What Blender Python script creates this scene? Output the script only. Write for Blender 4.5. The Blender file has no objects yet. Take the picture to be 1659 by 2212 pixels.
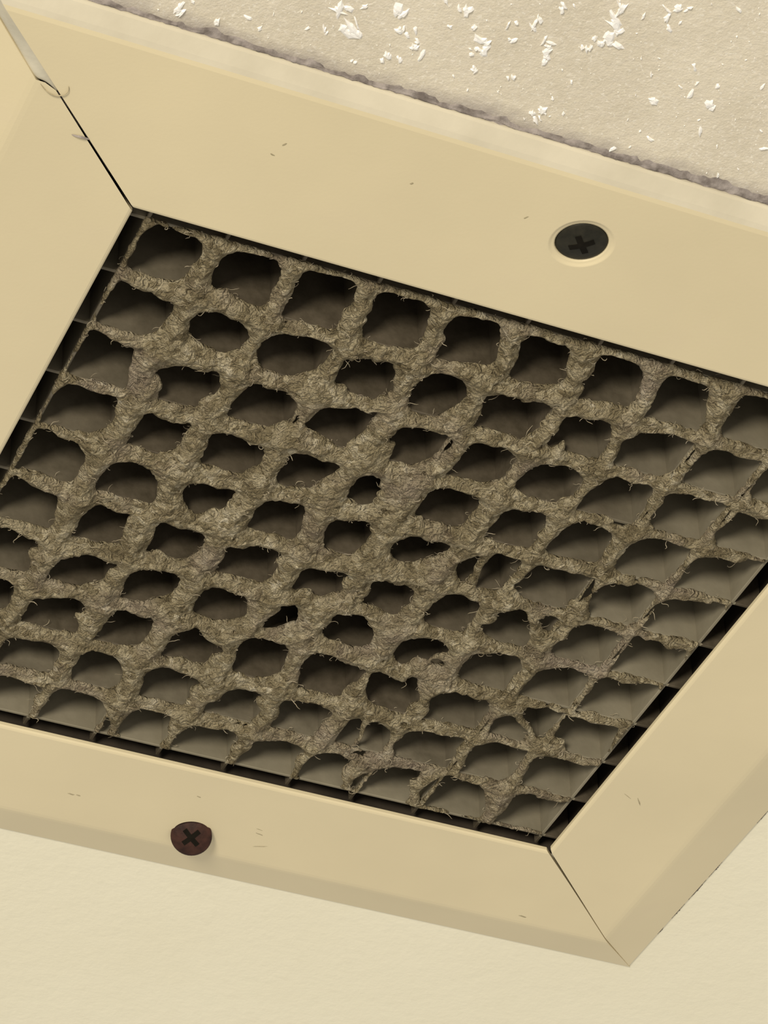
import bpy, bmesh, math, random
import numpy as np
from mathutils import Vector, Matrix

# ---------------------------------------------------------------- camera, world, lights, exposure
# Working units are millimetres on the ceiling plane (x along the vent's long joint, y across it,
# z up into the ceiling); everything is scaled to metres and hung at a 2.4 m ceiling.
MM = 0.001
CEIL = 2.4
scene = bpy.context.scene
def P(x, y, z=0.0):
    return Vector((x*MM, y*MM, CEIL + z*MM))

CAM_LOC = (-132.030, -369.782, -377.250)
CAM_R = ((0.9160601, -0.4003859, -0.0229123), (0.238112, 0.5889804, -0.7722724), (0.3227019, 0.7019923, 0.6348782))          # right, down, forward
cam_d = bpy.data.cameras.new('camera'); cam = bpy.data.objects.new('camera', cam_d)
scene.collection.objects.link(cam)
r, d, f = [Vector(v) for v in CAM_R]
cam.matrix_world = Matrix(((r.x, -d.x, -f.x, CAM_LOC[0]*MM),
                           (r.y, -d.y, -f.y, CAM_LOC[1]*MM),
                           (r.z, -d.z, -f.z, CEIL + CAM_LOC[2]*MM),
                           (0, 0, 0, 1)))
cam_d.sensor_fit = 'HORIZONTAL'; cam_d.sensor_width = 36.0
cam_d.lens = 36.0*7746.05/1659.0
cam_d.clip_start = 0.02; cam_d.clip_end = 50
scene.camera = cam

w = bpy.data.worlds.new('world'); scene.world = w; w.use_nodes = True
w.node_tree.nodes['Background'].inputs[0].default_value = (1.0, 0.95, 0.86, 1)
w.node_tree.nodes['Background'].inputs[1].default_value = 0.58

def area(name, loc, target, size, power, col):
    l = bpy.data.lights.new(name, 'AREA'); l.shape = 'DISK'; l.size = size; l.energy = power; l.color = col
    o = bpy.data.objects.new(name, l); scene.collection.objects.link(o)
    o.location = loc
    o.rotation_euler = (Vector(target)-Vector(loc)).to_track_quat('-Z', 'Y').to_euler()
    return o
# a shaded room lamp behind the photographer
area('room_lamp_light', (-1.10, -1.45, CEIL-0.85), (0.06, 0.06, CEIL), 0.45, 37.0, (1.0, 0.93, 0.80))
scene.view_settings.view_transform = 'Standard'; scene.view_settings.look = 'None'
scene.view_settings.exposure = 0.0; scene.view_settings.gamma = 1.0
scene.view_settings.use_curve_mapping = False

# ---------------------------------------------------------------- helpers
def link(name, me, mat=None, parent=None, **props):
    o = bpy.data.objects.new(name, me); scene.collection.objects.link(o)
    if mat is not None and me is not None: me.materials.append(mat)
    if parent is not None: o.parent = parent
    for k, v in props.items(): o[k] = v
    return o
def mesh_from(name, verts, faces, smooth=False):
    me = bpy.data.meshes.new(name)
    me.from_pydata([tuple(P(*v)) for v in verts], [], faces); me.update()
    if smooth: me.polygons.foreach_set('use_smooth', [True]*len(me.polygons))
    return me
def recalc(me):
    bm = bmesh.new(); bm.from_mesh(me); bmesh.ops.recalc_face_normals(bm, faces=bm.faces); bm.to_mesh(me); bm.free(); return me
def np_mesh(name, V, F, smooth=True):
    """V (n,3) in mm, F (m,3 or 4) ints"""
    me = bpy.data.meshes.new(name); k = F.shape[1]
    me.vertices.add(len(V)); me.loops.add(F.size); me.polygons.add(len(F))
    W = V*MM; W = W + np.array([0, 0, CEIL])
    me.vertices.foreach_set('co', W.astype(np.float32).ravel())
    me.loops.foreach_set('vertex_index', F.astype(np.int32).ravel())
    me.polygons.foreach_set('loop_start', np.arange(0, F.size, k, dtype=np.int32))
    me.polygons.foreach_set('use_smooth', np.full(len(F), smooth))
    me.update(calc_edges=True); me.validate(); return me

class NT:
    def __init__(s, name, rough=0.6, spec=0.4):
        s.m = bpy.data.materials.new(name); s.m.use_nodes = True; s.t = s.m.node_tree
        s.b = s.t.nodes['Principled BSDF']; s.b.inputs['Roughness'].default_value = rough
        s.b.inputs['Specular IOR Level'].default_value = spec
        s.geo = s.t.nodes.new('ShaderNodeTexCoord')
    def n(s, typ, **kw):
        x = s.t.nodes.new(typ)
        for k, v in kw.items(): setattr(x, k, v)
        return x
    def l(s, a, b): s.t.links.new(a, b)
    def noise(s, scale, detail=4, rough=0.55, dist=0.0, src=None):
        x = s.n('ShaderNodeTexNoise'); x.inputs['Scale'].default_value = scale; x.inputs['Detail'].default_value = detail
        x.inputs['Roughness'].default_value = rough; x.inputs['Distortion'].default_value = dist
        s.l(src or s.geo.outputs['Object'], x.inputs['Vector']); return x.outputs['Fac']
    def ramp(s, fac, stops, interp='LINEAR'):
        x = s.n('ShaderNodeValToRGB'); x.color_ramp.interpolation = interp
        e = x.color_ramp.elements
        while len(e) < len(stops): e.new(0.5)
        for q, (p, c) in zip(e, stops): q.position = p; q.color = (*c, 1) if len(c) == 3 else c
        s.l(fac, x.inputs[0]); return x.outputs[0]
    def mix(s, fac, a, b, mode='MIX'):
        x = s.n('ShaderNodeMix', data_type='RGBA', blend_type=mode)
        for v, i in ((fac, 0), (a, 6), (b, 7)):
            if isinstance(v, (int, float)): x.inputs[i].default_value = v
            elif isinstance(v, tuple): x.inputs[i].default_value = (*v, 1)
            else: s.l(v, x.inputs[i])
        return x.outputs[2]
    def math(s, op, a, b=0.0, clamp=False):
        x = s.n('ShaderNodeMath', operation=op, use_clamp=clamp)
        for v, i in ((a, 0), (b, 1)):
            if isinstance(v, (int, float)): x.inputs[i].default_value = v
            else: s.l(v, x.inputs[i])
        return x.outputs[0]
    def bump(s, h, strength, dist, prev=None):
        x = s.n('ShaderNodeBump'); x.inputs['Strength'].default_value = strength; x.inputs['Distance'].default_value = dist
        s.l(h, x.inputs['Height'])
        if prev is not None: s.l(prev, x.inputs['Normal'])
        return x.outputs['Normal']
    def out(s, col=None, nrm=None):
        if col is not None:
            if isinstance(col, tuple): s.b.inputs['Base Color'].default_value = (*col, 1)
            else: s.l(col, s.b.inputs['Base Color'])
        if nrm is not None: s.l(nrm, s.b.inputs['Normal'])
        return s.m

# ---------------------------------------------------------------- materials (object space is metres)
def mat_frame(base=(0.70, 0.60, 0.385)):
    m = NT('cream_enamel', 0.42, 0.35)
    a = m.noise(22, 5); c = m.ramp(a, [(0.3, tuple(v*0.95 for v in base)), (0.7, tuple(min(1, v*1.04) for v in base))])
    g = m.noise(55, 4, 0.6); c = m.mix(m.math('MULTIPLY', m.ramp(g, [(0.6, (0, 0, 0)), (0.8, (1, 1, 1))]), 0.25), c, (0.68, 0.56, 0.40))
    h = m.noise(1500, 3); return m.out(c, m.bump(h, 0.05, 0.0003))
def mat_ceiling():
    m = NT('ceiling_paint', 0.55, 0.35)
    sep = m.n('ShaderNodeSeparateXYZ'); m.l(m.geo.outputs['Object'], sep.inputs[0])
    y = sep.outputs['Y']; x = sep.outputs['X']
    # rough gritty coat on the near side of the vent, plain flat paint beyond it
    gate = m.math('LESS_THAN', y, 0.0)
    base = m.ramp(m.noise(18, 5), [(0.3, (0.835, 0.775, 0.585)), (0.7, (0.87, 0.815, 0.63))])
    mott = m.noise(420, 3, 0.7); base = m.mix(m.math('MULTIPLY', m.ramp(mott, [(0.5, (0, 0, 0)), (0.75, (1, 1, 1))]), 0.16), base, (0.72, 0.67, 0.50))
    gc = m.ramp(m.noise(60, 5, 0.65), [(0.3, (0.63, 0.56, 0.43)), (0.7, (0.75, 0.675, 0.53))])
    gc = m.mix(m.math('MULTIPLY', m.ramp(m.noise(900, 3, 0.6), [(0.45, (0, 0, 0)), (0.7, (1, 1, 1))]), 0.35), gc, (0.80, 0.73, 0.61))
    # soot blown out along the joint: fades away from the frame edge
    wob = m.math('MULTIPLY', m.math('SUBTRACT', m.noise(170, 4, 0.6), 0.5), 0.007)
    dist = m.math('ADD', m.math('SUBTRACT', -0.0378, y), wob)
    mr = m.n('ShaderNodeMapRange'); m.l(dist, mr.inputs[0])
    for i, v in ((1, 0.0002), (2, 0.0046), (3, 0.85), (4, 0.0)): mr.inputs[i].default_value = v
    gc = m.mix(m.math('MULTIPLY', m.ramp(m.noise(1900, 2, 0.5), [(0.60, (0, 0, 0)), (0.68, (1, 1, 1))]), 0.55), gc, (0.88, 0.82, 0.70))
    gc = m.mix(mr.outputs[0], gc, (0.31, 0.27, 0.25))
    c = m.mix(gate, base, gc)
    n1 = m.noise(2600, 3, 0.6); n2 = m.noise(700, 3, 0.6); n3 = m.noise(260, 3, 0.6)
    grit = m.math('ADD', m.math('MULTIPLY', n1, 0.6), n2)
    soft = m.math('ADD', m.math('MULTIPLY', n2, 0.35), m.math('MULTIPLY', n3, 0.6))
    hx = m.n('ShaderNodeMix', data_type='FLOAT'); m.l(gate, hx.inputs[0]); m.l(soft, hx.inputs[2]); m.l(grit, hx.inputs[3])
    return m.out(c, m.bump(hx.outputs[0], 0.30, 0.0006))
def mat_blade():
    m = NT('grimy_shaded_enamel', 0.6, 0.25)
    geo = m.n('ShaderNodeNewGeometry'); pos = geo.outputs['Position']
    sep = m.n('ShaderNodeSeparateXYZ'); m.l(pos, sep.inputs[0]); x, y = sep.outputs['X'], sep.outputs['Y']
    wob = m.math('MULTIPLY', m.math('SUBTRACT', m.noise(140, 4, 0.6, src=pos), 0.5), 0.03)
    # the felt never reached the last blades along two rails: they kept their paint, the rest is painted darker for soot and shade
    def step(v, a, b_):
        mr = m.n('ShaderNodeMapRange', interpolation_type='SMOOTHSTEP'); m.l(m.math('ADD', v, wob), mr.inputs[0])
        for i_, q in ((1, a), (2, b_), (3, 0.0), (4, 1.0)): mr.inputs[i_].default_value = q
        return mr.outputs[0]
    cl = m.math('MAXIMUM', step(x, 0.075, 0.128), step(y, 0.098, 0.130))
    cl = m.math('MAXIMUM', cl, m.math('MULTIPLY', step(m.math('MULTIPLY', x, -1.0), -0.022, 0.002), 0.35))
    inside = m.math('MULTIPLY', m.math('LESS_THAN', x, 0.1276), m.math('LESS_THAN', y, 0.1276))  # blade ends past the border painted dark, standing in for blocked light
    dirt_shade = m.ramp(m.noise(260, 5, 0.65, src=pos), [(0.3, (0.06, 0.048, 0.03)), (0.7, (0.12, 0.097, 0.066))])
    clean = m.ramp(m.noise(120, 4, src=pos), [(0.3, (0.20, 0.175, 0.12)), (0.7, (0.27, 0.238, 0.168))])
    return m.out(m.mix(m.math('MULTIPLY', cl, inside), dirt_shade, clean), m.bump(m.noise(900, 3, src=pos), 0.15, 0.0003))
def mat_dust():
    m = NT('felted_dust', 0.95, 0.05)
    wv = m.n('ShaderNodeTexNoise', noise_dimensions='3D'); wv.inputs['Scale'].default_value = 700; wv.inputs['Detail'].default_value = 2
    m.l(m.geo.outputs['Object'], wv.inputs['Vector'])
    sc = m.n('ShaderNodeVectorMath', operation='SCALE'); m.l(wv.outputs['Color'], sc.inputs[0]); sc.inputs['Scale'].default_value = 0.0013
    ad = m.n('ShaderNodeVectorMath', operation='ADD'); m.l(m.geo.outputs['Object'], ad.inputs[0]); m.l(sc.outputs[0], ad.inputs[1])
    def vor(scale, feat='F1'):
        v = m.n('ShaderNodeTexVoronoi', feature=feat); v.inputs['Scale'].default_value = scale; m.l(ad.outputs[0], v.inputs['Vector']); return v
    v1 = vor(820); v2 = vor(1700)
    tone = m.n('ShaderNodeSeparateColor'); m.l(v1.outputs['Color'], tone.inputs[0])
    a = m.math('ADD', m.math('MULTIPLY', m.noise(230, 6, 0.7), 0.72), m.math('MULTIPLY', tone.outputs[0], 0.28))
    c = m.ramp(a, [(0.25, (0.16, 0.125, 0.068)), (0.48, (0.335, 0.275, 0.165)), (0.64, (0.50, 0.425, 0.275)), (0.76, (0.70, 0.62, 0.45))])
    b = m.noise(75, 4); c = m.mix(m.math('MULTIPLY', m.ramp(b, [(0.52, (0, 0, 0)), (0.75, (1, 1, 1))]), 0.6), c, (0.37, 0.295, 0.245))
    def ridge(scale, dist):
        return m.math('SUBTRACT', 1.0, m.math('MULTIPLY', m.math('ABSOLUTE', m.math('SUBTRACT', m.noise(scale, 2, 0.5, dist), 0.5)), 5.0), True)
    h1 = m.math('ADD', m.math('MULTIPLY', m.math('SUBTRACT', 1.0, v1.outputs['Distance']), 0.4), m.math('ADD', m.math('MULTIPLY', ridge(520, 1.2), 0.9), m.math('MULTIPLY', ridge(1100, 0.8), 0.5)))
    h2 = m.math('MULTIPLY', m.math('SUBTRACT', 1.0, v2.outputs['Distance']), 0.45)
    hh = m.math('ADD', m.math('ADD', h1, h2), m.math('MULTIPLY', m.noise(1500, 4, 0.65, 1.5), 0.9))
    return m.out(c, m.bump(hh, 0.9, 0.0013))
def mat_plain(name, c1, c2, scale, rough=0.7, spec=0.3, bump=0.2, bscale=800):
    m = NT(name, rough, spec)
    return m.out(m.ramp(m.noise(scale, 4), [(0.35, c1), (0.65, c2)]), m.bump(m.noise(bscale, 3), bump, 0.0003))

M_FRAME = mat_frame(); M_CEIL = mat_ceiling(); M_BLADE = mat_blade(); M_DUST = mat_dust()
M_LIP = mat_plain('dusty_enamel', (0.55, 0.495, 0.37), (0.62, 0.56, 0.425), 90, 0.5, 0.35, 0.1)
M_FIBRE = mat_plain('lint', (0.34, 0.28, 0.185), (0.48, 0.41, 0.29), 300, 0.9, 0.1)
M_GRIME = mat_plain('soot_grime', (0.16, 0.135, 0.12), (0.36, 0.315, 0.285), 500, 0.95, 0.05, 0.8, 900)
M_CAULK = mat_plain('old_caulk', (0.52, 0.48, 0.37), (0.62, 0.57, 0.44), 200, 0.35, 0.5, 0.3, 400)
M_FLECK = mat_plain('white_plaster_fleck', (0.86, 0.83, 0.77), (0.95, 0.92, 0.87), 300, 0.4, 0.5, 0.3)
M_DUCT = mat_plain('near_black_duct', (0.035, 0.028, 0.02), (0.07, 0.055, 0.04), 60, 0.9, 0.1)
M_BLACK = mat_plain('black_oxide', (0.014, 0.013, 0.008), (0.026, 0.023, 0.014), 500, 0.6, 0.2, 0.3)
M_RUST = mat_plain('rusty_brown_screw', (0.022, 0.009, 0.006), (0.05, 0.02, 0.013), 500, 0.6, 0.2, 0.5)
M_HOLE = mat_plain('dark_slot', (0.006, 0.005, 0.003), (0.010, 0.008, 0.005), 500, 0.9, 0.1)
M_SCUFF = mat_plain('grey_scuff', (0.33, 0.28, 0.17), (0.45, 0.38, 0.24), 900, 0.8, 0.2)

# traced openings in the dust, tenths of a millimetre on the vent plane
HOLES = [
[12,6,23,6,53,10,90,11,101,44,93,80,96,103,67,114,40,110,13,112,4,87,5,41],
[137,28,153,14,188,8,221,14,232,50,231,83,234,115,211,113,183,104,167,94,148,104,136,68,138,46],
[2,140,20,145,41,153,58,149,79,159,99,156,106,178,102,216,89,243,61,255,25,248,6,238,3,190],
[146,193,144,180,151,161,174,151,188,155,199,163,208,157,224,169,235,180,238,207,226,223,218,237,203,232,178,228,155,217],
[265,14,283,9,320,8,347,11,352,36,360,58,348,76,355,101,355,123,337,116,307,125,270,120,270,101,271,70,264,48,267,34],
[390,15,412,9,472,11,482,40,490,76,494,111,463,120,434,120,412,120,401,97,401,75,394,70,399,53,392,31],
[270,174,287,161,317,156,342,152,360,158,382,166,381,186,371,201,363,219,348,234,328,249,296,247,278,231,269,204],
[526,19,544,12,568,14,590,11,601,37,620,80,620,105,602,104,582,112,561,114,546,140,537,129,532,92,537,73,523,59,520,35],
[643,17,665,14,688,22,717,19,729,54,747,98,719,115,695,119,669,118,660,112,657,71,649,43],
[771,16,799,10,837,15,853,31,863,62,870,94,874,113,852,110,820,114,794,121,788,121,788,93,774,86,785,67,780,41],
[897,18,915,15,943,19,967,21,983,60,1004,105,1003,123,980,129,943,129,915,138,903,122,909,102,904,77,899,54,900,33],
[1029,19,1041,11,1074,12,1099,20,1125,77,1136,129,1113,132,1068,129,1046,118,1033,78,1035,39],
[402,174,415,184,418,170,433,161,447,167,463,159,476,163,488,195,502,230,484,234,482,253,463,254,441,248,428,230,409,236,408,201],
[551,152,576,149,596,159,610,173,616,200,602,226,592,248,569,252,549,247,538,228,531,199,537,173],
[651,174,660,167,695,161,705,170,720,159,742,156,759,166,760,193,752,228,745,246,719,251,694,245,673,242,662,249,657,239,661,220,654,197],
[794,164,821,165,849,156,866,165,887,222,886,244,859,252,827,253,810,217,802,247,787,238,795,203,789,187],
[922,161,961,145,982,149,1013,154,1019,185,1012,209,1008,232,997,249,976,260,949,256,914,255,908,203,904,186,920,172],
[1049,151,1072,149,1085,157,1106,158,1139,149,1142,178,1145,226,1146,257,1135,255,1096,261,1074,261,1058,249,1039,256,1037,224,1038,175],
[5,261,26,267,37,277,56,277,73,289,78,277,84,303,91,346,111,364,86,380,67,378,33,380,7,375,5,347,2,294],
[137,317,154,298,170,289,187,293,214,294,221,279,236,305,241,329,222,345,222,384,207,390,181,388,169,387,162,369,160,346,147,328],
[292,284,307,292,326,288,350,290,371,308,388,349,369,350,355,368,334,384,320,378,299,383,287,382,275,366,280,337,283,305],
[414,300,428,294,438,296,455,285,468,279,481,287,500,272,494,295,499,314,494,340,482,362,485,379,475,380,465,369,438,361,411,348,408,341,412,318],
[552,296,574,286,598,287,627,290,640,297,644,314,632,327,639,339,619,348,610,372,580,381,567,374,567,353,562,328,545,331,551,317],
[675,287,691,281,702,284,725,278,747,290,757,298,760,322,754,352,744,362,732,376,704,377,680,378,662,370,674,347,674,319],
[794,308,805,293,827,290,844,284,869,293,889,313,879,339,883,352,867,362,864,382,840,379,814,377,792,364,786,351,790,325],
[927,278,939,277,950,283,968,280,994,278,1008,294,1017,333,1014,369,996,383,973,386,942,379,917,383,908,374,908,327,914,301],
[1030,288,1037,281,1047,281,1076,272,1090,279,1115,269,1145,279,1148,300,1142,330,1131,357,1147,363,1147,379,1129,387,1103,378,1080,381,1047,372,1034,342,1037,307],
[1165,281,1198,290,1241,268,1279,278,1281,341,1270,381,1213,388,1180,382,1161,358,1153,339,1165,293],
[11,397,31,395,58,402,92,398,103,411,101,427,112,455,103,488,69,510,40,510,14,507,5,496,5,455],
[156,412,185,425,210,428,233,415,225,446,234,480,213,499,179,514,150,513,152,487,156,454],
[274,429,285,417,304,417,325,420,335,429,353,422,363,433,373,471,359,480,349,515,327,519,301,523,283,494,277,472,282,455],
[409,424,429,416,446,418,459,427,479,418,494,424,493,446,481,460,474,490,464,494,445,497,426,506,415,489,408,476,413,449],
[552,423,561,430,570,427,575,448,584,451,577,466,592,482,585,485,572,502,553,491,542,492,537,466,544,451,538,438],
[663,419,691,408,720,409,730,415,740,414,750,435,746,458,748,489,731,496,715,490,686,498,679,485,664,494,662,461,664,438],
[799,429,808,418,833,414,860,408,872,425,875,450,868,462,881,476,874,505,859,507,839,506,807,499,794,498,796,472,800,448],
[921,407,934,402,949,407,970,408,991,413,998,445,998,474,1002,495,974,493,950,500,935,506,913,498,905,486,909,455,913,425],
[1046,403,1075,396,1095,398,1110,400,1134,400,1139,440,1142,465,1137,503,1131,512,1101,508,1059,501,1038,494,1032,480,1037,452,1034,434],
[1160,413,1184,402,1203,404,1217,407,1238,390,1270,385,1273,447,1270,508,1251,516,1229,508,1210,513,1181,512,1164,512,1157,495,1154,456,1155,424],
[4,522,25,516,40,528,70,535,88,543,101,565,99,590,107,624,74,634,58,621,29,620,4,627,1,591,2,554],
[151,552,178,540,195,544,227,568,236,596,247,616,246,629,226,642,193,650,169,650,146,624,143,588,148,571],
[282,562,299,548,319,549,335,554,353,545,359,551,357,576,356,602,342,598,333,621,323,625,308,612,293,599],
[415,570,423,546,445,542,474,539,482,550,492,583,504,617,493,628,477,624,463,620,450,632,433,635,412,624,416,598],
[543,557,561,548,594,535,605,553,615,584,607,616,597,636,579,642,554,621,544,593],
[660,579,672,558,685,541,701,550,718,549,735,542,751,549,747,564,736,581,716,602,708,612,689,616,672,606],
[785,587,792,568,810,548,806,575,817,604,815,618,809,627],
[830,577,828,545,835,533,853,536,880,535,886,565,881,586,876,612,871,633,850,638,836,608],
[906,560,915,533,931,540,958,534,972,537,991,534,1019,537,1023,582,1018,597,998,605,1021,630,1003,641,974,639,952,648,925,625,899,602,908,585],
[1037,577,1041,542,1054,530,1076,534,1104,521,1118,524,1135,540,1147,572,1144,593,1137,613,1126,631,1126,638,1093,638,1074,639,1055,623,1044,600],
[1151,550,1163,536,1205,525,1233,524,1264,517,1272,578,1271,630,1251,639,1219,638,1208,632,1186,641,1163,634,1157,622,1159,588,1153,563],
[11,647,21,648,38,657,62,666,84,667,95,676,101,711,114,754,84,762,48,754,22,754,10,752,3,730,4,701,6,672],
[164,666,180,668,202,673,219,668,218,691,225,720,234,749,212,754,178,771,153,767,145,758,157,734,152,710,158,679],
[285,668,305,676,330,669,351,672,363,701,353,725,344,753,320,748,299,736,281,750,285,713,275,688,279,667],
[406,688,420,683,432,684,442,667,464,667,494,670,493,683,487,688,503,712,500,739,488,761,462,757,432,756,402,761,413,727,412,705],
[548,690,578,685,618,680,614,701,628,727,611,740,600,759,576,738,549,758,549,717],
[668,681,693,673,707,681,723,671,746,685,745,705,753,719,738,732,759,747,731,755,709,743,684,743,671,738,682,714],
[808,662,829,662,841,670,860,666,867,700,869,723,872,752,859,765,837,760,805,755,790,735,794,712,792,693],
[908,679,922,669,930,657,945,663,960,680,982,726,999,757,982,754,962,762,939,754,916,746,897,733,891,720,913,708,913,693],
[979,661,996,656,1012,666,1013,683,1013,696,1000,692,988,679],
[1045,673,1053,662,1082,651,1104,653,1138,663,1147,690,1149,721,1141,734,1136,761,1113,763,1085,761,1068,764,1051,753,1037,742,1039,714,1050,702],
[1152,655,1160,650,1174,660,1190,653,1209,656,1224,667,1243,653,1261,659,1268,754,1255,763,1216,765,1196,770,1186,760,1163,766,1158,733,1156,699,1156,668],
[33,784,49,779,66,785,83,794,94,790,108,808,92,820,104,848,116,876,102,899,87,897,70,894,30,893,11,835,17,795],
[157,824,176,810,193,796,211,797,226,804,249,802,234,827,237,855,218,866,207,884,188,888,165,885,149,880,153,852],
[280,809,296,797,337,784,353,793,362,813,361,836,353,853,330,866,328,883,307,888,280,885,273,871,288,862,281,838],
[411,827,417,801,431,796,455,803,482,804,496,837,502,858,489,867,472,877,450,886,431,880,418,871,412,850],
[551,802,571,790,590,830,576,842,563,865,543,874,542,849,549,833,556,813],
[644,788,659,788,681,775,697,788,719,804,732,829,729,858,703,865,682,856,669,861,650,855,641,835,649,814],
[789,814,801,798,820,792,840,789,871,815,854,825,843,844,821,853,815,873,807,879,790,865,784,833],
[856,839,872,846,881,856,864,856],
[916,801,933,796,949,785,966,785,989,782,1005,807,1012,836,1013,861,1016,890,991,894,956,894,925,882,914,858,915,823],
[1045,803,1067,786,1090,778,1106,784,1121,785,1138,810,1138,845,1148,881,1124,891,1103,892,1082,886,1059,892,1042,885,1039,861,1041,828],
[1153,798,1157,780,1174,779,1194,788,1209,782,1217,776,1264,763,1269,826,1271,887,1252,891,1220,886,1185,886,1157,893,1157,875,1155,844,1156,818],
[77,914,89,913,103,924,106,953,111,978,104,994,52,987,51,944],
[150,939,169,935,190,922,214,916,235,933,238,949,219,953,239,979,252,998,241,1013,220,1011,191,1011,161,1023,143,1010,151,983,149,960],
[292,924,307,918,322,922,341,924,353,917,363,954,363,986,354,1006,326,1010,295,1016,276,1013,289,987,287,960],
[410,943,426,924,434,933,433,916,453,940,477,947,502,958,498,974,486,975,490,991,483,1011,458,1007,446,1001,424,1010,406,1007,409,981],
[527,921,539,904,556,900,579,905,598,904,609,937,617,972,616,990,597,1005,583,1007,575,1024,561,1026,541,1002,536,976,530,950],
[653,904,679,899,699,912,718,920,745,915,759,927,768,952,745,964,741,995,742,1008,712,1013,687,1016,673,1022,661,984,649,939],
[774,942,775,915,794,918,818,924,837,924,838,905,850,908,862,935,882,970,865,981,875,1009,857,1013,832,1005,817,1011,790,989],
[903,938,922,922,943,920,976,925,995,919,1012,955,1022,995,1014,1013,982,1019,950,1013,920,1015,906,1013,904,1003,916,995,904,963],
[1033,976,1041,951,1054,944,1069,962,1104,984,1122,1013,1096,1009,1066,1014,1046,1019],
[1065,912,1087,910,1100,901,1114,907,1146,904,1143,931,1142,957,1131,962,1138,985,1126,989,1112,969,1089,949,1078,943],
[1148,918,1162,909,1179,909,1201,913,1230,906,1249,909,1260,968,1268,1010,1247,1015,1218,1019,1188,1001,1179,972,1164,978,1154,963,1157,940],
[146,1063,167,1057,193,1056,205,1051,225,1060,242,1075,239,1093,239,1118,243,1140,218,1144,188,1149,160,1149,147,1112,144,1085],
[280,1053,308,1044,333,1046,350,1064,361,1088,364,1118,354,1141,337,1147,317,1144,302,1147,285,1129,281,1112,281,1077],
[418,1044,434,1043,463,1051,486,1054,501,1066,484,1083,499,1122,492,1142,470,1150,448,1155,419,1147,411,1129,412,1099,401,1075],
[554,1072,561,1058,588,1049,618,1057,604,1064,617,1090,634,1101,622,1124,626,1145,608,1148,579,1147,555,1151,535,1137,540,1106,555,1091],
[654,1055,684,1050,711,1043,737,1053,756,1067,746,1089,746,1115,752,1150,727,1148,700,1145,670,1146,655,1141,664,1122,672,1104],
[793,1059,804,1054,816,1082,825,1123,811,1163,782,1141,791,1115,792,1088],
[826,1064,836,1052,858,1062,871,1082,881,1115,882,1138,866,1140,848,1151,828,1156,827,1123,840,1113,830,1084],
[903,1055,931,1043,953,1049,979,1046,1004,1043,1000,1074,1012,1104,1023,1118,1006,1151,981,1150,947,1145,917,1146,908,1127,888,1105,902,1088],
[1043,1044,1064,1028,1086,1032,1107,1034,1129,1033,1128,1067,1131,1108,1124,1137,1098,1140,1067,1141,1039,1138,1045,1117,1035,1090,1033,1061],
[1149,1051,1157,1035,1178,1032,1211,1033,1236,1038,1270,1024,1272,1092,1273,1142,1249,1144,1208,1141,1186,1143,1161,1138,1156,1094],
[165,1171,176,1168,211,1174,240,1177,248,1195,237,1211,247,1239,251,1280,202,1279,171,1278,144,1200],
[273,1196,277,1171,296,1166,326,1168,355,1178,371,1205,396,1243,406,1261,375,1273,325,1271,270,1274,269,1238],
[419,1186,434,1171,454,1172,484,1171,491,1208,508,1257,504,1270,463,1268,420,1263,416,1235],
[525,1211,536,1188,552,1180,575,1184,588,1173,610,1180,626,1193,619,1225,634,1278,582,1274,525,1271,521,1250],
[660,1186,679,1179,704,1167,726,1171,755,1189,736,1205,754,1239,760,1275,702,1273,647,1272,652,1235,661,1209],
[772,1186,790,1171,807,1168,838,1185,830,1212,849,1246,880,1276,834,1273,765,1268,769,1225],
[883,1201,905,1181,929,1169,957,1167,974,1164,975,1191,958,1190,970,1216,993,1268,1005,1275,964,1274,914,1273,888,1269,868,1249,876,1227],
[1006,1190,1022,1156,1050,1164,1096,1164,1122,1211,1145,1261,1112,1263,1066,1262,1022,1261,1008,1239,1001,1215],
[1167,1184,1173,1163,1194,1154,1204,1161,1233,1163,1277,1151,1277,1202,1272,1259,1239,1259,1195,1259,1158,1259,1174,1224],
[1157,22,1203,12,1255,18,1259,66,1249,112,1203,114,1159,108,1153,60],
[1157,149,1203,139,1255,145,1259,193,1249,239,1203,241,1159,235,1153,187],
[14,1038,60,1028,112,1034,116,1082,106,1128,60,1130,16,1124,10,1076],
[14,1165,60,1155,112,1161,116,1209,106,1255,60,1257,16,1251,10,1203]
]

# ---------------------------------------------------------------- the ceiling
OX0, OY0, OX1, OY1 = -3.7, -4.1, 128.77, 127.76          # opening in the frame
CZ = 3.0                                                 # ceiling plane above the frame's face
HX0, HY0, HX1, HY1 = -9.0, -9.0, 134.0, 133.0            # hole in the ceiling
def build_ceiling():
    B = 1800.0
    xs = [-B, HX0, HX1, B]; ys = [-B, HY0, HY1, B]
    v = [(x, y, CZ) for y in ys for x in xs]
    f = [(j*4+i, j*4+i+1, j*4+i+5, j*4+i+4) for j in range(3) for i in range(3) if not (i == 1 and j == 1)]
    n = len(v)
    v += [(x, y, CZ+14) for y in ys for x in xs]
    f += [tuple(q+n for q in reversed(t)) for t in f]
    for a, b in ((5, 6), (6, 10), (10, 9), (9, 5)): f.append((a, b, b+n, a+n))
    for a, b in ((0, 3), (3, 15), (15, 12), (12, 0)): f.append((b, a, a+n, b+n))
    return link('ceiling', recalc(mesh_from('ceiling', v, f)), M_CEIL, kind='structure')
ceiling = build_ceiling()

# ---------------------------------------------------------------- the vent
vent = bpy.data.objects.new('ceiling_vent', None); scene.collection.objects.link(vent)
vent['label'] = 'square cream metal ceiling air vent with an egg-crate grille clogged by dust'
vent['category'] = 'vent'

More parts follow.
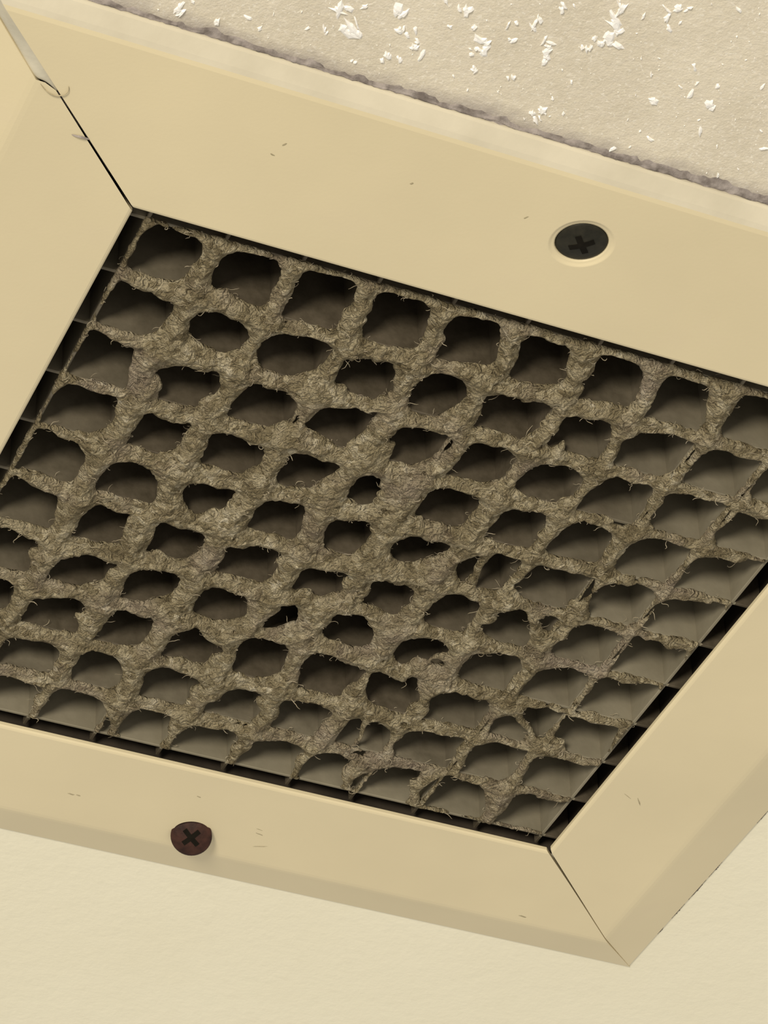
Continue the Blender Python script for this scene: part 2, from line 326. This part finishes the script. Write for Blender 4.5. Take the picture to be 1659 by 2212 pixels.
# near-black duct box behind the grille
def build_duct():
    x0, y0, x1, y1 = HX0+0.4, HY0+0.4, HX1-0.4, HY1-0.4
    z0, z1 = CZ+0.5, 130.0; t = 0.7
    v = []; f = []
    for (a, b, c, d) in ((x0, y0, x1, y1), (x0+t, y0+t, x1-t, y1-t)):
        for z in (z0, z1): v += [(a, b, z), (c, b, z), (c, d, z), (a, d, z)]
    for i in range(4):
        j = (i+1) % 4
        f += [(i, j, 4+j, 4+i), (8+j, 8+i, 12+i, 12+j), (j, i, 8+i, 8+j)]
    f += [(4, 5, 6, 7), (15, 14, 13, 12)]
    return link('duct_box', mesh_from('duct_box', v, f), M_DUCT, vent, label='dark duct behind the grille')
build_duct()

# grille blades: eleven each way, half an inch apart
PITCH = 12.7; GD = 2.9; DEPTH = 12.7; TH = 0.62
def blade_mesh(name, length):
    h = TH/2; b = 0.12
    prof = [(-h, DEPTH), (-h, b), (-h+b, 0), (h-b, 0), (h, b), (h, DEPTH)]
    v = [(0, p[0], p[1]) for p in prof]+[(length, p[0], p[1]) for p in prof]
    f = [(i, (i+1) % 6, 6+(i+1) % 6, 6+i) for i in range(6)]+[tuple(range(5, -1, -1)), tuple(range(6, 12))]
    me = bpy.data.meshes.new(name)
    me.from_pydata([(a*MM, b_*MM, c*MM) for a, b_, c in v], [], f); me.update()
    return recalc(me)
X0B, X1B, Y0B, Y1B = -5.0, 132.6, -5.2, 129.6
me_u = blade_mesh('blade_across', X1B-X0B); me_v = blade_mesh('blade_down', Y1B-Y0B)
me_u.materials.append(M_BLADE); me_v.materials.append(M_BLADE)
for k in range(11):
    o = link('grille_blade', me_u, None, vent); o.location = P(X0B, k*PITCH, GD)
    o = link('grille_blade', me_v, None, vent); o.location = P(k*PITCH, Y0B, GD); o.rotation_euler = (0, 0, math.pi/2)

# frame rails, mitred at the corners; w is measured outward from the opening
SCREWS = {'top': (61.9, -22.8), 'bottom': (64.0, 146.4)}
def rail(side, fold, outer, zo, dish=None):
    """local s runs along the rail, w outward; returns to plan coordinates through to()"""
    L = OX1-OX0 if side in ('top', 'bottom') else OY1-OY0
    def to(s, w_, z):
        if side == 'top': return (OX0+s, OY0-w_, z)
        if side == 'bottom': return (OX1-s, OY1+w_, z)
        if side == 'left': return (OX0-w_, OY1-s, z)
        return (OX1+w_, OY0+s, z)
    def gap(end, w_):
        # open mitre at two corners: [end 0 | end 1]
        tl = {'left': 1, 'top': 0}.get(side); br = {'bottom': 0, 'right': 1}.get(side)
        if end == tl:
            if side == 'left':
                return float(np.interp(w_, [0, 2, 8, 13, 14.2, 15.5, 19, 21, 22.5, 34], [0.75, 0.38, 0.14, 0.13, 0.4, 0.14, 0.3, 1.4, 2.9, 3.6]))
            return 0.05
        if end == br: return float(np.interp(w_, [0, 1, 9, 24, 30, 36], [0.55, 0.3, 0.16, 0.12, 0.02, 0.0]))
        return 0.08
    ws = [0.0, 0.08, 0.3, 0.7, 2, 8, 13, 14.2, 15.5, 19, 21, fold-0.8, fold, fold+0.8]
    ws = sorted(set(q for q in ws if q <= fold+0.8 and (q <= fold-0.8 or q >= fold-0.81)))
    def zf(w_):
        if w_ < 0.7: return 0.35*(1-w_/0.7)**2
        if w_ <= fold-0.8: return 0.0
        if w_ <= fold+0.8: return (w_-fold+0.8)**2/3.2*(zo/(outer-fold))
        return (w_-fold)/(outer-fold)*zo
    front = [(q, zf(q)) for q in ws] + [(outer-0.25, zf(outer-0.25)), (outer, zo+0.25), (outer, CZ-0.02)]
    back = [(outer-0.9, CZ-0.02), (outer-0.9, zo+0.9), (fold, 0.95), (0.0, 0.95)]
    ring = front+back; n = len(ring); nf = len(front)
    v = []
    for end in (0, 1):
        for w_, z in ring:
            g = gap(end, w_); s = (-w_+g) if end == 0 else (L+w_-g)
            v.append(to(s, w_, z))
    flat = [i for i, (w_, z) in enumerate(ring[:nf]) if 0.69 <= w_ <= fold-0.79]
    i0, i1 = flat[0], flat[-1]
    f = []
    for i in range(n):
        j = (i+1) % n
        if i0 <= i < i1: continue
        f.append((i, j, n+j, n+i))
    f.append(tuple(range(n))); f.append(tuple(reversed(range(n, 2*n))))
    bm = bmesh.new(); bv = [bm.verts.new(P(*q)) for q in v]
    for q in f: bm.faces.new([bv[k] for k in q])
    loop = [bv[k] for k in range(i0, i1+1)]+[bv[n+k] for k in range(i1, i0-1, -1)]
    if dish is None:
        bm.faces.new(loop)
    else:
        cx, cy, r1, r2, dz = dish; N = 48
        prof = [(1.0, 0.0), (0.86, 0.10), (0.7, 0.35), (0.5, 0.7), (0.25, 0.92), (0.0, 1.0)]
        rings = []
        for t, zz in prof:
            rr = r2+(r1-r2)*t
            rings.append([bm.verts.new(P(cx+rr*math.cos(a), cy+rr*math.sin(a), zz*dz)) for a in [2*math.pi*k/N for k in range(N)]])
        rings.append([bm.verts.new(P(cx+r2*math.cos(a), cy+r2*math.sin(a), dz+2.2)) for a in [2*math.pi*k/N for k in range(N)]])
        for A, B in zip(rings, rings[1:]):
            for k in range(N):
                q = bm.faces.new((A[k], A[(k+1) % N], B[(k+1) % N], B[k])); q.smooth = True
        es = []
        for lst in (loop, rings[0]):
            for a, b in zip(lst, lst[1:]+lst[:1]):
                e = bm.edges.get((a, b)) or bm.edges.new((a, b)); es.append(e)
        bmesh.ops.triangle_fill(bm, edges=es, use_beauty=True, use_dissolve=False)
    bm.normal_update(); bmesh.ops.recalc_face_normals(bm, faces=bm.faces)
    for q in bm.faces:
        # the flat must look down into the room
        pass
    me = bpy.data.meshes.new('frame_rail'); bm.to_mesh(me); bm.free()
    me.materials.append(M_FRAME); me.materials.append(M_LIP)
    if side == 'top':
        lim = CEIL*0+(OY0-fold)*MM
        for p_ in me.polygons:
            if p_.center.y < lim and len(p_.vertices) == 4: p_.material_index = 1
    o = link('frame_rail', me, None, vent)
    return o
sx, sy = SCREWS['top']; rail('top', 31.6, 34.7, 2.0, (sx, sy, 5.2, 4.15, 0.32))
sx, sy = SCREWS['bottom']; rail('bottom', 24.3, 34.4, 2.7, (sx, sy, 3.42, 2.7, 1.4))
rail('left', 22.4, 34.2, 2.7)
rail('right', 23.0, 34.1, 2.7)

# screws: pan head with a cross recess
def screw(name, cx, cy, r, z, dome, mat, rot, tilt, label):
    bm = bmesh.new(); N = 40
    prof = [(0, -dome), (0.15*r, -dome*0.9775), (0.3*r, -dome*0.91), (0.45*r, -dome*0.7975), (0.6*r, -dome*0.64), (0.8*r, -dome*0.36), (0.94*r, -dome*0.12), (r, 0.12), (r*0.98, 0.5), (0.4*r, 1.6), (0.4*r, 7.0)]
    top = bm.verts.new((0, 0, prof[0][1])); prev = None
    for (rr, zz) in prof[1:]:
        ring = [bm.verts.new((rr*math.cos(2*math.pi*k/N), rr*math.sin(2*math.pi*k/N), zz)) for k in range(N)]
        for k in range(N):
            if prev is None: bm.faces.new((top, ring[(k+1) % N], ring[k]))
            else: bm.faces.new((prev[k], prev[(k+1) % N], ring[(k+1) % N], ring[k]))
        prev = ring
    bm.faces.new(prev)
    bmesh.ops.recalc_face_normals(bm, faces=bm.faces)
    for q in bm.faces: q.smooth = True
    R = Matrix.Rotation(tilt[0], 4, 'X') @ Matrix.Rotation(tilt[1], 4, 'Y')
    me = bpy.data.meshes.new(name); bmesh.ops.transform(bm, matrix=R, verts=bm.verts)
    bmesh.ops.scale(bm, vec=(MM,)*3, verts=bm.verts); bm.to_mesh(me); bm.free()
    o = link(name, me, mat, vent, label=label); o.location = P(cx, cy, z)
    # recess: a dark cross laid over the dome, its colour standing in for the shaded cut
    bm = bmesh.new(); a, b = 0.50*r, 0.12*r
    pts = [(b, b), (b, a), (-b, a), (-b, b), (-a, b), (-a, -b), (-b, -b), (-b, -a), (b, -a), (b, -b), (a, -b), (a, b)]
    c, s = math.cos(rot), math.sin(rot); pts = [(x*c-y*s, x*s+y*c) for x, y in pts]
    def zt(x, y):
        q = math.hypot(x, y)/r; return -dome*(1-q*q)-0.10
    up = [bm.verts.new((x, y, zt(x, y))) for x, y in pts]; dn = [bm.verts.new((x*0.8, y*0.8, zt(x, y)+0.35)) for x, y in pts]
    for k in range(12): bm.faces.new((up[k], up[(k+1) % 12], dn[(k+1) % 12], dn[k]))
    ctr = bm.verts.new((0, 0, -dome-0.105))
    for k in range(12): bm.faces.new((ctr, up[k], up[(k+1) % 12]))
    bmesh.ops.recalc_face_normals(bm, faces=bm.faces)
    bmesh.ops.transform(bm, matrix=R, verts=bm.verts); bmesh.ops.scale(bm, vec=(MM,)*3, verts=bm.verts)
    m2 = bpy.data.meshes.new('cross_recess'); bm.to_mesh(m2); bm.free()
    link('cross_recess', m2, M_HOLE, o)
    return o
screw('screw', *SCREWS['top'], 4.05, 0.42, 0.75, M_BLACK, math.radians(48), (0.03, 0), 'black cross-head screw in the rail beside the textured ceiling')
screw('screw', *SCREWS['bottom'], 3.85, -0.95, 0.9, M_RUST, math.radians(34), (-0.60, 0.25), 'rusty brown cross-head screw sunk in the rail beside the smooth ceiling')

# old filler bridging the open mitre where the left rail's bevel stops short
def caulk():
    rng = random.Random(5); v = []; f = []; ws = [18.6, 19.6, 20.6, 21.4, 22.2, 23.2, 24.6, 26.2, 28, 30, 32, 34.2]; K = 5
    for w_ in ws:
        g = float(np.interp(w_, [0, 14.2, 15.5, 19, 21, 22.5, 34], [0.2, 0.45, 0.2, 0.35, 1.4, 2.9, 3.6]))+0.12
        zl = 0.25 if w_ < 22.4 else (w_-22.4)/11.8*2.7+0.25
        zt = 0.35 if w_ < 31.6 else 0.9
        for k in range(K):
            t = k/(K-1); sag = 0.22*math.sin(math.pi*t)*rng.uniform(-0.4, 1.0)
            v.append((OX0-w_+0.1*t, OY0-w_+g*(1-t)+0.02, zl*(1-t)+zt*t+0.12+sag))
    for i in range(len(ws)-1):
        for k in range(K-1): f.append((i*K+k, i*K+k+1, i*K+K+k+1, i*K+K+k))
    o = link('caulk_smear', mesh_from('caulk_smear', v, f, True), M_CAULK, vent, label='cracked old filler in the open corner joint')
    md = o.modifiers.new('thick', 'SOLIDIFY'); md.thickness = 0.0003
    md = o.modifiers.new('sub', 'SUBSURF'); md.levels = 1; md.render_levels = 2
caulk()
def curl_film(name, pts, width, mat, label=None):
    v = []; f = []
    for i, (x, y, z) in enumerate(pts):
        v += [(x, y, z), (x+width[i][0], y+width[i][1], z-width[i][2])]
    for i in range(len(pts)-1): f.append((i*2, i*2+1, i*2+3, i*2+2))
    o = link(name, mesh_from(name, v, f, True), mat, vent)
    if label: o['label'] = label
    md = o.modifiers.new('t', 'SOLIDIFY'); md.thickness = 0.00012
    md = o.modifiers.new('s', 'SUBSURF'); md.levels = 1; md.render_levels = 2
curl_film('paint_film', [(-25.4, -23.5, .1), (-24.3, -22.5, -.1), (-22.8, -22.0, -.25), (-21.3, -22.6, -.2), (-20.9, -23.6, -.1), (-21.4, -24.4, 0)],
          [(0.05, .09, .12), (.05, .12, .2), (.0, .12, .2), (-.05, .1, .2), (-.08, .05, .15), (-.05, -.05, .1)], M_SCUFF, 'curled flake of dried filler on the corner joint')
curl_film('paint_film', [(-17.7, -15.4, 0.0), (-17.0, -15.6, -.15), (-16.0, -15.8, -.2), (-14.8, -15.6, -.1)],
          [(.0, .15, .1), (.1, .2, .3), (.1, .25, .3), (.1, .3, .1)], M_GRIME)

# scuffs and specks stuck to the rails
def scuff(x, y, lx, ly, a, z=0.0, mat=None):
    rng = random.Random(int(x*31+y*17)); N = 12; v = [(x, y, z-0.07)]; c, s = math.cos(a), math.sin(a)
    for k in range(N):
        t = 2*math.pi*k/N; q = 0.65+0.5*rng.random(); u, w_ = lx*q*math.cos(t), ly*q*math.sin(t)
        v.append((x+u*c-w_*s, y+u*s+w_*c, z-0.01))
    f = [(0, 1+k, 1+(k+1) % N) for k in range(N)]
    link('scuff_mark', recalc(mesh_from('scuff_mark', v, f, True)), mat or M_SCUFF, vent)
for q in [(12.0, -25.2, .42, .2, -0.9), (11.2, -22.6, .45, .15, .3), (32.7, -24.9, .38, .2, -.9), (51.6, -24.8, .5, .17, -.9),
          (40.6, 143.0, .45, .2, .1), (39.2, 143.1, .7, .22, .1), (77.6, 146.1, 1.5, .15, -.35), (76.0, 142.4, .9, .14, .2),
          (137.0, 106.8, 1.3, .14, .9), (134.3, 106.0, 1.3, .06, .5), (133.6, 149.6, 1.0, .2, .1), (61.2, 135.3, .5, .15, .2), (75.5,141.0,.8,.1,.2)]:
    scuff(*q)

# ---------------------------------------------------------------- dust (felted mat on the grille)
def lattice_noise(shape, origin, step, wave, seed, stretch=(1, 1, 1)):
    rng = np.random.default_rng(seed)
    out = None; idx = []
    for ax in range(3):
        c = (origin[ax]+step*np.arange(shape[ax]))/(wave*stretch[ax]); c -= np.floor(c.min())
        i = np.floor(c).astype(int); t = c-i; t = t*t*(3-2*t); idx.append((i, t))
    g = rng.random([i.max()+2 for i, _ in idx]).astype(np.float32)*2-1
    for ax, (i, t) in enumerate(idx):
        t = t.astype(np.float32); sh = [1, 1, 1]; sh[ax] = -1
        g = np.take(g, i, axis=ax)*(1-t.reshape(sh))+np.take(g, i+1, axis=ax)*t.reshape(sh)
    return g
def hole_distance(xs, ys):
    """distance from every plan point to the nearest hole edge, positive in the dust, negative in a hole"""
    D = np.full((len(xs), len(ys)), 6.0, np.float32)
    for h in HOLES:
        p_ = np.array(h, float).reshape(-1, 2)/10.0
        # round the traced outline a little
        p_ = np.stack([0.75*p_+0.25*np.roll(p_, -1, 0), 0.25*p_+0.75*np.roll(p_, -1, 0)], 1).reshape(-1, 2)
        i0, i1 = np.searchsorted(xs, [p_[:, 0].min()-6, p_[:, 0].max()+6]); j0, j1 = np.searchsorted(ys, [p_[:, 1].min()-6, p_[:, 1].max()+6])
        X, Y = np.meshgrid(xs[i0:i1], ys[j0:j1], indexing='ij')
        if X.size == 0: continue
        d2 = np.full(X.shape, 1e9); ins = np.zeros(X.shape, bool)
        for (ax, ay), (bx, by) in zip(p_, np.roll(p_, -1, 0)):
            ex, ey = bx-ax, by-ay; t = np.clip(((X-ax)*ex+(Y-ay)*ey)/(ex*ex+ey*ey+1e-9), 0, 1)
            d2 = np.minimum(d2, (X-ax-t*ex)**2+(Y-ay-t*ey)**2)
            cr = ((ay > Y) != (by > Y)) & (X < ex*(Y-ay)/(ey+1e-12)+ax); ins ^= cr
        dd = np.sqrt(d2); dd = np.where(ins, -dd, dd)
        D[i0:i1, j0:j1] = np.minimum(D[i0:i1, j0:j1], dd)
    return D
def surface_nets(F, origin, step):
    s = F > 0
    c = s.astype(np.int8)
    tot = sum(c[i:c.shape[0]-1+i, j:c.shape[1]-1+j, k:c.shape[2]-1+k] for i in (0, 1) for j in (0, 1) for k in (0, 1))
    act = (tot > 0) & (tot < 8); ids = np.full(act.shape, -1, np.int64); I = np.argwhere(act); ids[act] = np.arange(len(I))
    acc = np.zeros((len(I), 3), np.float32); cnt = np.zeros(len(I), np.float32)
    corners = [(i, j, k) for i in (0, 1) for j in (0, 1) for k in (0, 1)]
    val = {q: F[I[:, 0]+q[0], I[:, 1]+q[1], I[:, 2]+q[2]] for q in corners}
    for q in corners:
        for ax in range(3):
            if q[ax]: continue
            r_ = list(q); r_[ax] = 1; r_ = tuple(r_); a, b = val[q], val[r_]
            m = (a > 0) != (b > 0); t = np.where(m, a/np.where(m, a-b, 1), 0)
            pt = np.array(q, np.float32)[None, :].repeat(len(I), 0); pt[:, ax] = t
            acc[m] += pt[m]; cnt[m] += 1
    V = (I+acc/cnt[:, None])*step+np.array(origin)
    faces = []
    for ax in range(3):
        sl0 = [slice(None)]*3; sl1 = [slice(None)]*3; sl0[ax] = slice(0, -1); sl1[ax] = slice(1, None)
        a, b = s[tuple(sl0)], s[tuple(sl1)]; E = np.argwhere(a != b)
        o1, o2 = [(1, 2), (2, 0), (0, 1)][ax]
        ok = (E[:, o1] > 0) & (E[:, o2] > 0) & (E[:, o1] < s.shape[o1]-1) & (E[:, o2] < s.shape[o2]-1); E = E[ok]
        def g(d1, d2):
            J = E.copy(); J[:, o1] -= d1; J[:, o2] -= d2; return ids[J[:, 0], J[:, 1], J[:, 2]]
        Q = np.stack([g(1, 1), g(0, 1), g(0, 0), g(1, 0)], 1)
        flip = ~a[E[:, 0], E[:, 1], E[:, 2]]; Q[flip] = Q[flip][:, ::-1]; faces.append(Q)
    return V, np.concatenate(faces)
STEP = 0.24
def build_dust():
    ox, oy, oz = -3.0, -3.0, -1.2
    nx = int((130.5-ox)/STEP); ny = int((130.5-oy)/STEP); nz = int((7.0-oz)/STEP)
    xs = ox+STEP*np.arange(nx); ys = oy+STEP*np.arange(ny); zs = oz+STEP*np.arange(nz)
    D = hole_distance(xs, ys)-0.38
    # nothing beyond the outermost blades but a thin film on them
    X, Y = np.meshgrid(xs, ys, indexing='ij')
    edge = np.minimum(np.minimum(X+0.38, 126.7-X), np.minimum(Y+0.38, 126.7-Y))
    # every inner blade keeps a thin ragged bead of dust on its leading edge
    gl = np.minimum(np.abs(X-PITCH*np.clip(np.round(X/PITCH), 1, 9)), np.abs(Y-PITCH*np.clip(np.round(Y/PITCH), 1, 9)))
    gl = np.minimum(gl, np.minimum(np.abs(X), np.abs(Y))+0.12)
    bead = 0.36+0.20*lattice_noise((nx, ny, 1), (ox, oy, 0), STEP, 5.0, 8)[:, :, 0]+0.14*lattice_noise((nx, ny, 1), (ox, oy, 0), STEP, 1.2, 9)[:, :, 0]
    D = np.maximum(D, bead-gl)
    # no slits between a bead and the felt behind it: close narrow gaps along the blades
    k = int(round(1.15/STEP)); C1 = D.copy()
    for s_ in range(1, k+1):
        C1[:, s_:] = np.maximum(C1[:, s_:], D[:, :-s_]); C1[:, :-s_] = np.maximum(C1[:, :-s_], D[:, s_:])
    C2 = C1.copy()
    for s_ in range(1, k+1):
        C2[:, s_:] = np.minimum(C2[:, s_:], C1[:, :-s_]); C2[:, :-s_] = np.minimum(C2[:, :-s_], C1[:, s_:])
    near = np.abs(Y-PITCH*np.round(Y/PITCH)) < 3.0
    D = np.where(near, np.maximum(D, C2), D)
    D = np.minimum(D, edge)
    D = np.minimum(D, edge)
    # thickness: felt is heaviest in the middle, thin towards the far rails
    e = (zs-GD)[None, None, :]
    q = np.where(e < 0, e/2.2, e/1.7)
    sh = (nx, ny, nz); o3 = (ox, oy, oz)
    amp = np.clip(D/2.0, 0.20, 1.0)[:, :, None]
    n = 1.05*lattice_noise(sh, o3, STEP, 3.4, 1)+0.55*lattice_noise(sh, o3, STEP, 1.7, 2)
    r1 = np.abs(lattice_noise(sh, o3, STEP, 1.9, 3)); r2 = np.abs(lattice_noise(sh, o3, STEP, 1.0, 4))
    r3 = np.abs(lattice_noise(sh, o3, STEP, 0.7, 6))
    n += 1.3*(0.30-r1)+1.3*(0.30-r2)+0.8*(0.28-r3)+0.4*lattice_noise(sh, o3, STEP, 0.6, 5)
    F = np.minimum(D, 4.2)[:, :, None]-3.6*q*q+0.95*amp*n
    F[0], F[-1] = -1, -1; F[:, 0], F[:, -1] = -1, -1; F[:, :, 0], F[:, :, -1] = -1, -1
    V, Q = surface_nets(F.astype(np.float32), o3, STEP)
    return V, Q, D, xs, ys
DV, DQ, DD, DXS, DYS = build_dust()
dust = link('dust', np_mesh('dust', DV, DQ), M_DUST, None, kind='stuff', category='dust',
            label='thick grey-brown felted dust matted over the square vent grille')

# loose lint fibres standing off the felt
def tubes(paths, rad):
    """paths (n,k,3) -> three-sided tubes"""
    n, k, _ = paths.shape
    T = np.gradient(paths, axis=1); T /= np.linalg.norm(T, axis=2, keepdims=True)+1e-9
    ref = np.where(np.abs(T[..., 2:3]) > 0.8, np.array([1.0, 0, 0]), np.array([0, 0, 1.0]))
    A = np.cross(T, ref); A /= np.linalg.norm(A, axis=2, keepdims=True)+1e-9; B = np.cross(T, A)
    prof = np.sin(np.linspace(0.12, math.pi-0.12, k))[None, :, None]**0.5
    ring = [paths+rad[:, None, None]*prof*(math.cos(t)*A+math.sin(t)*B) for t in (0, 2.094, 4.189)]
    V = np.stack(ring, 2).reshape(-1, 3)
    base = (np.arange(n)[:, None]*k+np.arange(k-1)[None, :]).ravel()*3
    F = np.concatenate([np.stack([base+a, base+b, base+3+b, base+3+a], 1) for a, b in ((0, 1), (1, 2), (2, 0))])
    return V, F
def build_lint():
    rng = np.random.default_rng(11); n = 3600; k = 8
    low = np.where(DV[:, 2] < GD+1.5)[0]; st = DV[rng.choice(low, n)]
    ang = rng.random(n)*6.283; dirv = np.stack([np.cos(ang), np.sin(ang), rng.normal(0, .35, n)-0.15], 1)
    step = (0.09+0.26*rng.random(n)**2.0); pts = [st]
    kink = rng.normal(0, 0.55, n)
    for i in range(k-1):
        kink = 0.8*kink+0.35*rng.normal(0, 1, n)
        c, s = np.cos(kink), np.sin(kink)
        dirv = np.stack([dirv[:, 0]*c-dirv[:, 1]*s, dirv[:, 0]*s+dirv[:, 1]*c, 0.8*dirv[:, 2]+rng.normal(0, .18, n)], 1)
        pts.append(pts[-1]+dirv*step[:, None])
    p_ = np.stack(pts, 1); p_[..., 2] = np.maximum(p_[..., 2], 0.15)
    # stay over the grille
    p_[..., 0] = np.clip(p_[..., 0], -0.8, 127.8); p_[..., 1] = np.clip(p_[..., 1], -0.8, 127.8)
    V, F = tubes(p_, 0.03+0.045*rng.random(n))
    return link('lint_fibre', np_mesh('lint_fibre', V, F), M_FIBRE, dust, kind='stuff')
build_lint()

# ---------------------------------------------------------------- grime ledge along the near edge of the frame
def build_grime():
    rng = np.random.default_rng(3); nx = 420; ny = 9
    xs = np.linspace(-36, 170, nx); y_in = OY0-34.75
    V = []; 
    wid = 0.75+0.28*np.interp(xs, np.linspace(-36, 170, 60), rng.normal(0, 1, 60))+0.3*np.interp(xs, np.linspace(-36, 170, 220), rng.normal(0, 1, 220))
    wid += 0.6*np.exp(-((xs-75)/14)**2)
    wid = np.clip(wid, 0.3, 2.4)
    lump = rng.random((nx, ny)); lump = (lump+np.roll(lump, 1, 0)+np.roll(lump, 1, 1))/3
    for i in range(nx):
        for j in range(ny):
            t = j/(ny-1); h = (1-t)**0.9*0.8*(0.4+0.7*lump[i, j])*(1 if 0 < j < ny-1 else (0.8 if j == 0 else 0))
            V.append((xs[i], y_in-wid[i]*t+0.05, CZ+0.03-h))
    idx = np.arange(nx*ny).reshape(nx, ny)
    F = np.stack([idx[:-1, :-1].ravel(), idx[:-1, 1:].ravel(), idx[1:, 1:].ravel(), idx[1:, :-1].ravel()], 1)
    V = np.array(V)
    # short broken dark seams under the outer edge of the right-hand rail
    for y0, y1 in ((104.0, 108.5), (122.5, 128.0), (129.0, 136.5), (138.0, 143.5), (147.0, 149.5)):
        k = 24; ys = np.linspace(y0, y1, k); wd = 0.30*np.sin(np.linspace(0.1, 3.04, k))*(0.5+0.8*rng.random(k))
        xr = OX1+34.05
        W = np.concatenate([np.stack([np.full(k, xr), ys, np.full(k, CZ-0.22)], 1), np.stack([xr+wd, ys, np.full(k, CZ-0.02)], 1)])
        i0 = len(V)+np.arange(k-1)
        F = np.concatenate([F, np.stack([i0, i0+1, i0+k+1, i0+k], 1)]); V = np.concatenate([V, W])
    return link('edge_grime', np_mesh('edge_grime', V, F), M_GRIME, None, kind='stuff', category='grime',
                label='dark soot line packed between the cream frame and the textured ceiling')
build_grime()

# ---------------------------------------------------------------- raised plaster flecks in the textured ceiling
def build_flecks():
    rng = random.Random(21); v = []; f = []
    def fleck(x, y, a, b, th, h):
        N = 9; c, s = math.cos(th), math.sin(th); i0 = len(v)
        v.append((x+0.2*a*rng.uniform(-1, 1), y, CZ-h))
        for k in range(N):
            t = 2*math.pi*k/N; q = rng.uniform(0.4, 1.3); u, w_ = a*q*math.cos(t), b*q*math.sin(t)
            v.append((x+u*c-w_*s, y+u*s+w_*c, CZ+0.02))
        m0 = len(v)
        for k in range(N):
            p_ = v[i0+1+k]; v.append((x+(p_[0]-x)*0.6, y+(p_[1]-y)*0.6, CZ-h*rng.uniform(0.6, 1.0)))
        for k in range(N):
            j = (k+1) % N; f.append((i0+1+k, i0+1+j, m0+j, m0+k)); f.append((i0, m0+k, m0+j))
    big = [(-11.6,-42.9,1.5,.6), (10.8,-50.7,1.6,.7), (11.8,-47.6,2.2,1.0), (13.0,-47.0,1.2,.5), (18.0,-53.2,1.5,.7), (20.0,-50.2,.6,.4), (23.2,-47.8,.6,.4), (22.6,-48.6,.6,.4), (20.4,-44.4,1.0,.4),
           (26.4,-57.1,1.0,.6), (31.7,-52.0,1.5,.7), (31.6,-50.6,.8,.35), (32.9,-47.1,.6,.3), (41.2,-53.0,1.2,.8), (40.7,-55.7,1.1,.3), (45.8,-42.8,1.1,.7), (44.9,-41.7,1.3,.3), (47.3,-65.7,1.6,.35), (48.3,-63.2,2.0,.5), (48.6,-60.3,1.4,.8), (48.4,-59.0,1.0,.6),
           (55.3,-69.5,1.0,.5), (54.6,-67.5,1.2,.3), (59.7,-51.5,1.0,.5), (68.4,-53.8,.9,.5), (38.7,-47.5,.6,.3), (46.1,-57.5,.8,.3), (34.1,-57.9,1.0,.3), (29.5,-54.5,.5,.3), (37.3,-59.7,1.3,.3), (39.9,-62.7,1.0,.3)]
    for (x, y, a, b) in big: 
        for q in range(3):
            fleck(x+rng.gauss(0, 0.45*a), y+rng.gauss(0, 0.6*a), a*rng.uniform(0.55, 1.3), b*rng.uniform(0.55, 1.35), math.radians(rng.gauss(63, 28)), 0.3)
    n = 0
    while n < 900:
        x, y = rng.uniform(-30, 150), rng.uniform(-95, -40.2)
        a = 0.08+0.75*rng.random()**4; n += 1
        fleck(x, y, a*rng.uniform(1, 1.9), a*0.6, math.radians(rng.gauss(63, 35)), 0.12+0.2*a)
    return link('plaster_fleck', recalc(mesh_from('plaster_fleck', v, f)), M_FLECK, ceiling, kind='stuff')
build_flecks()
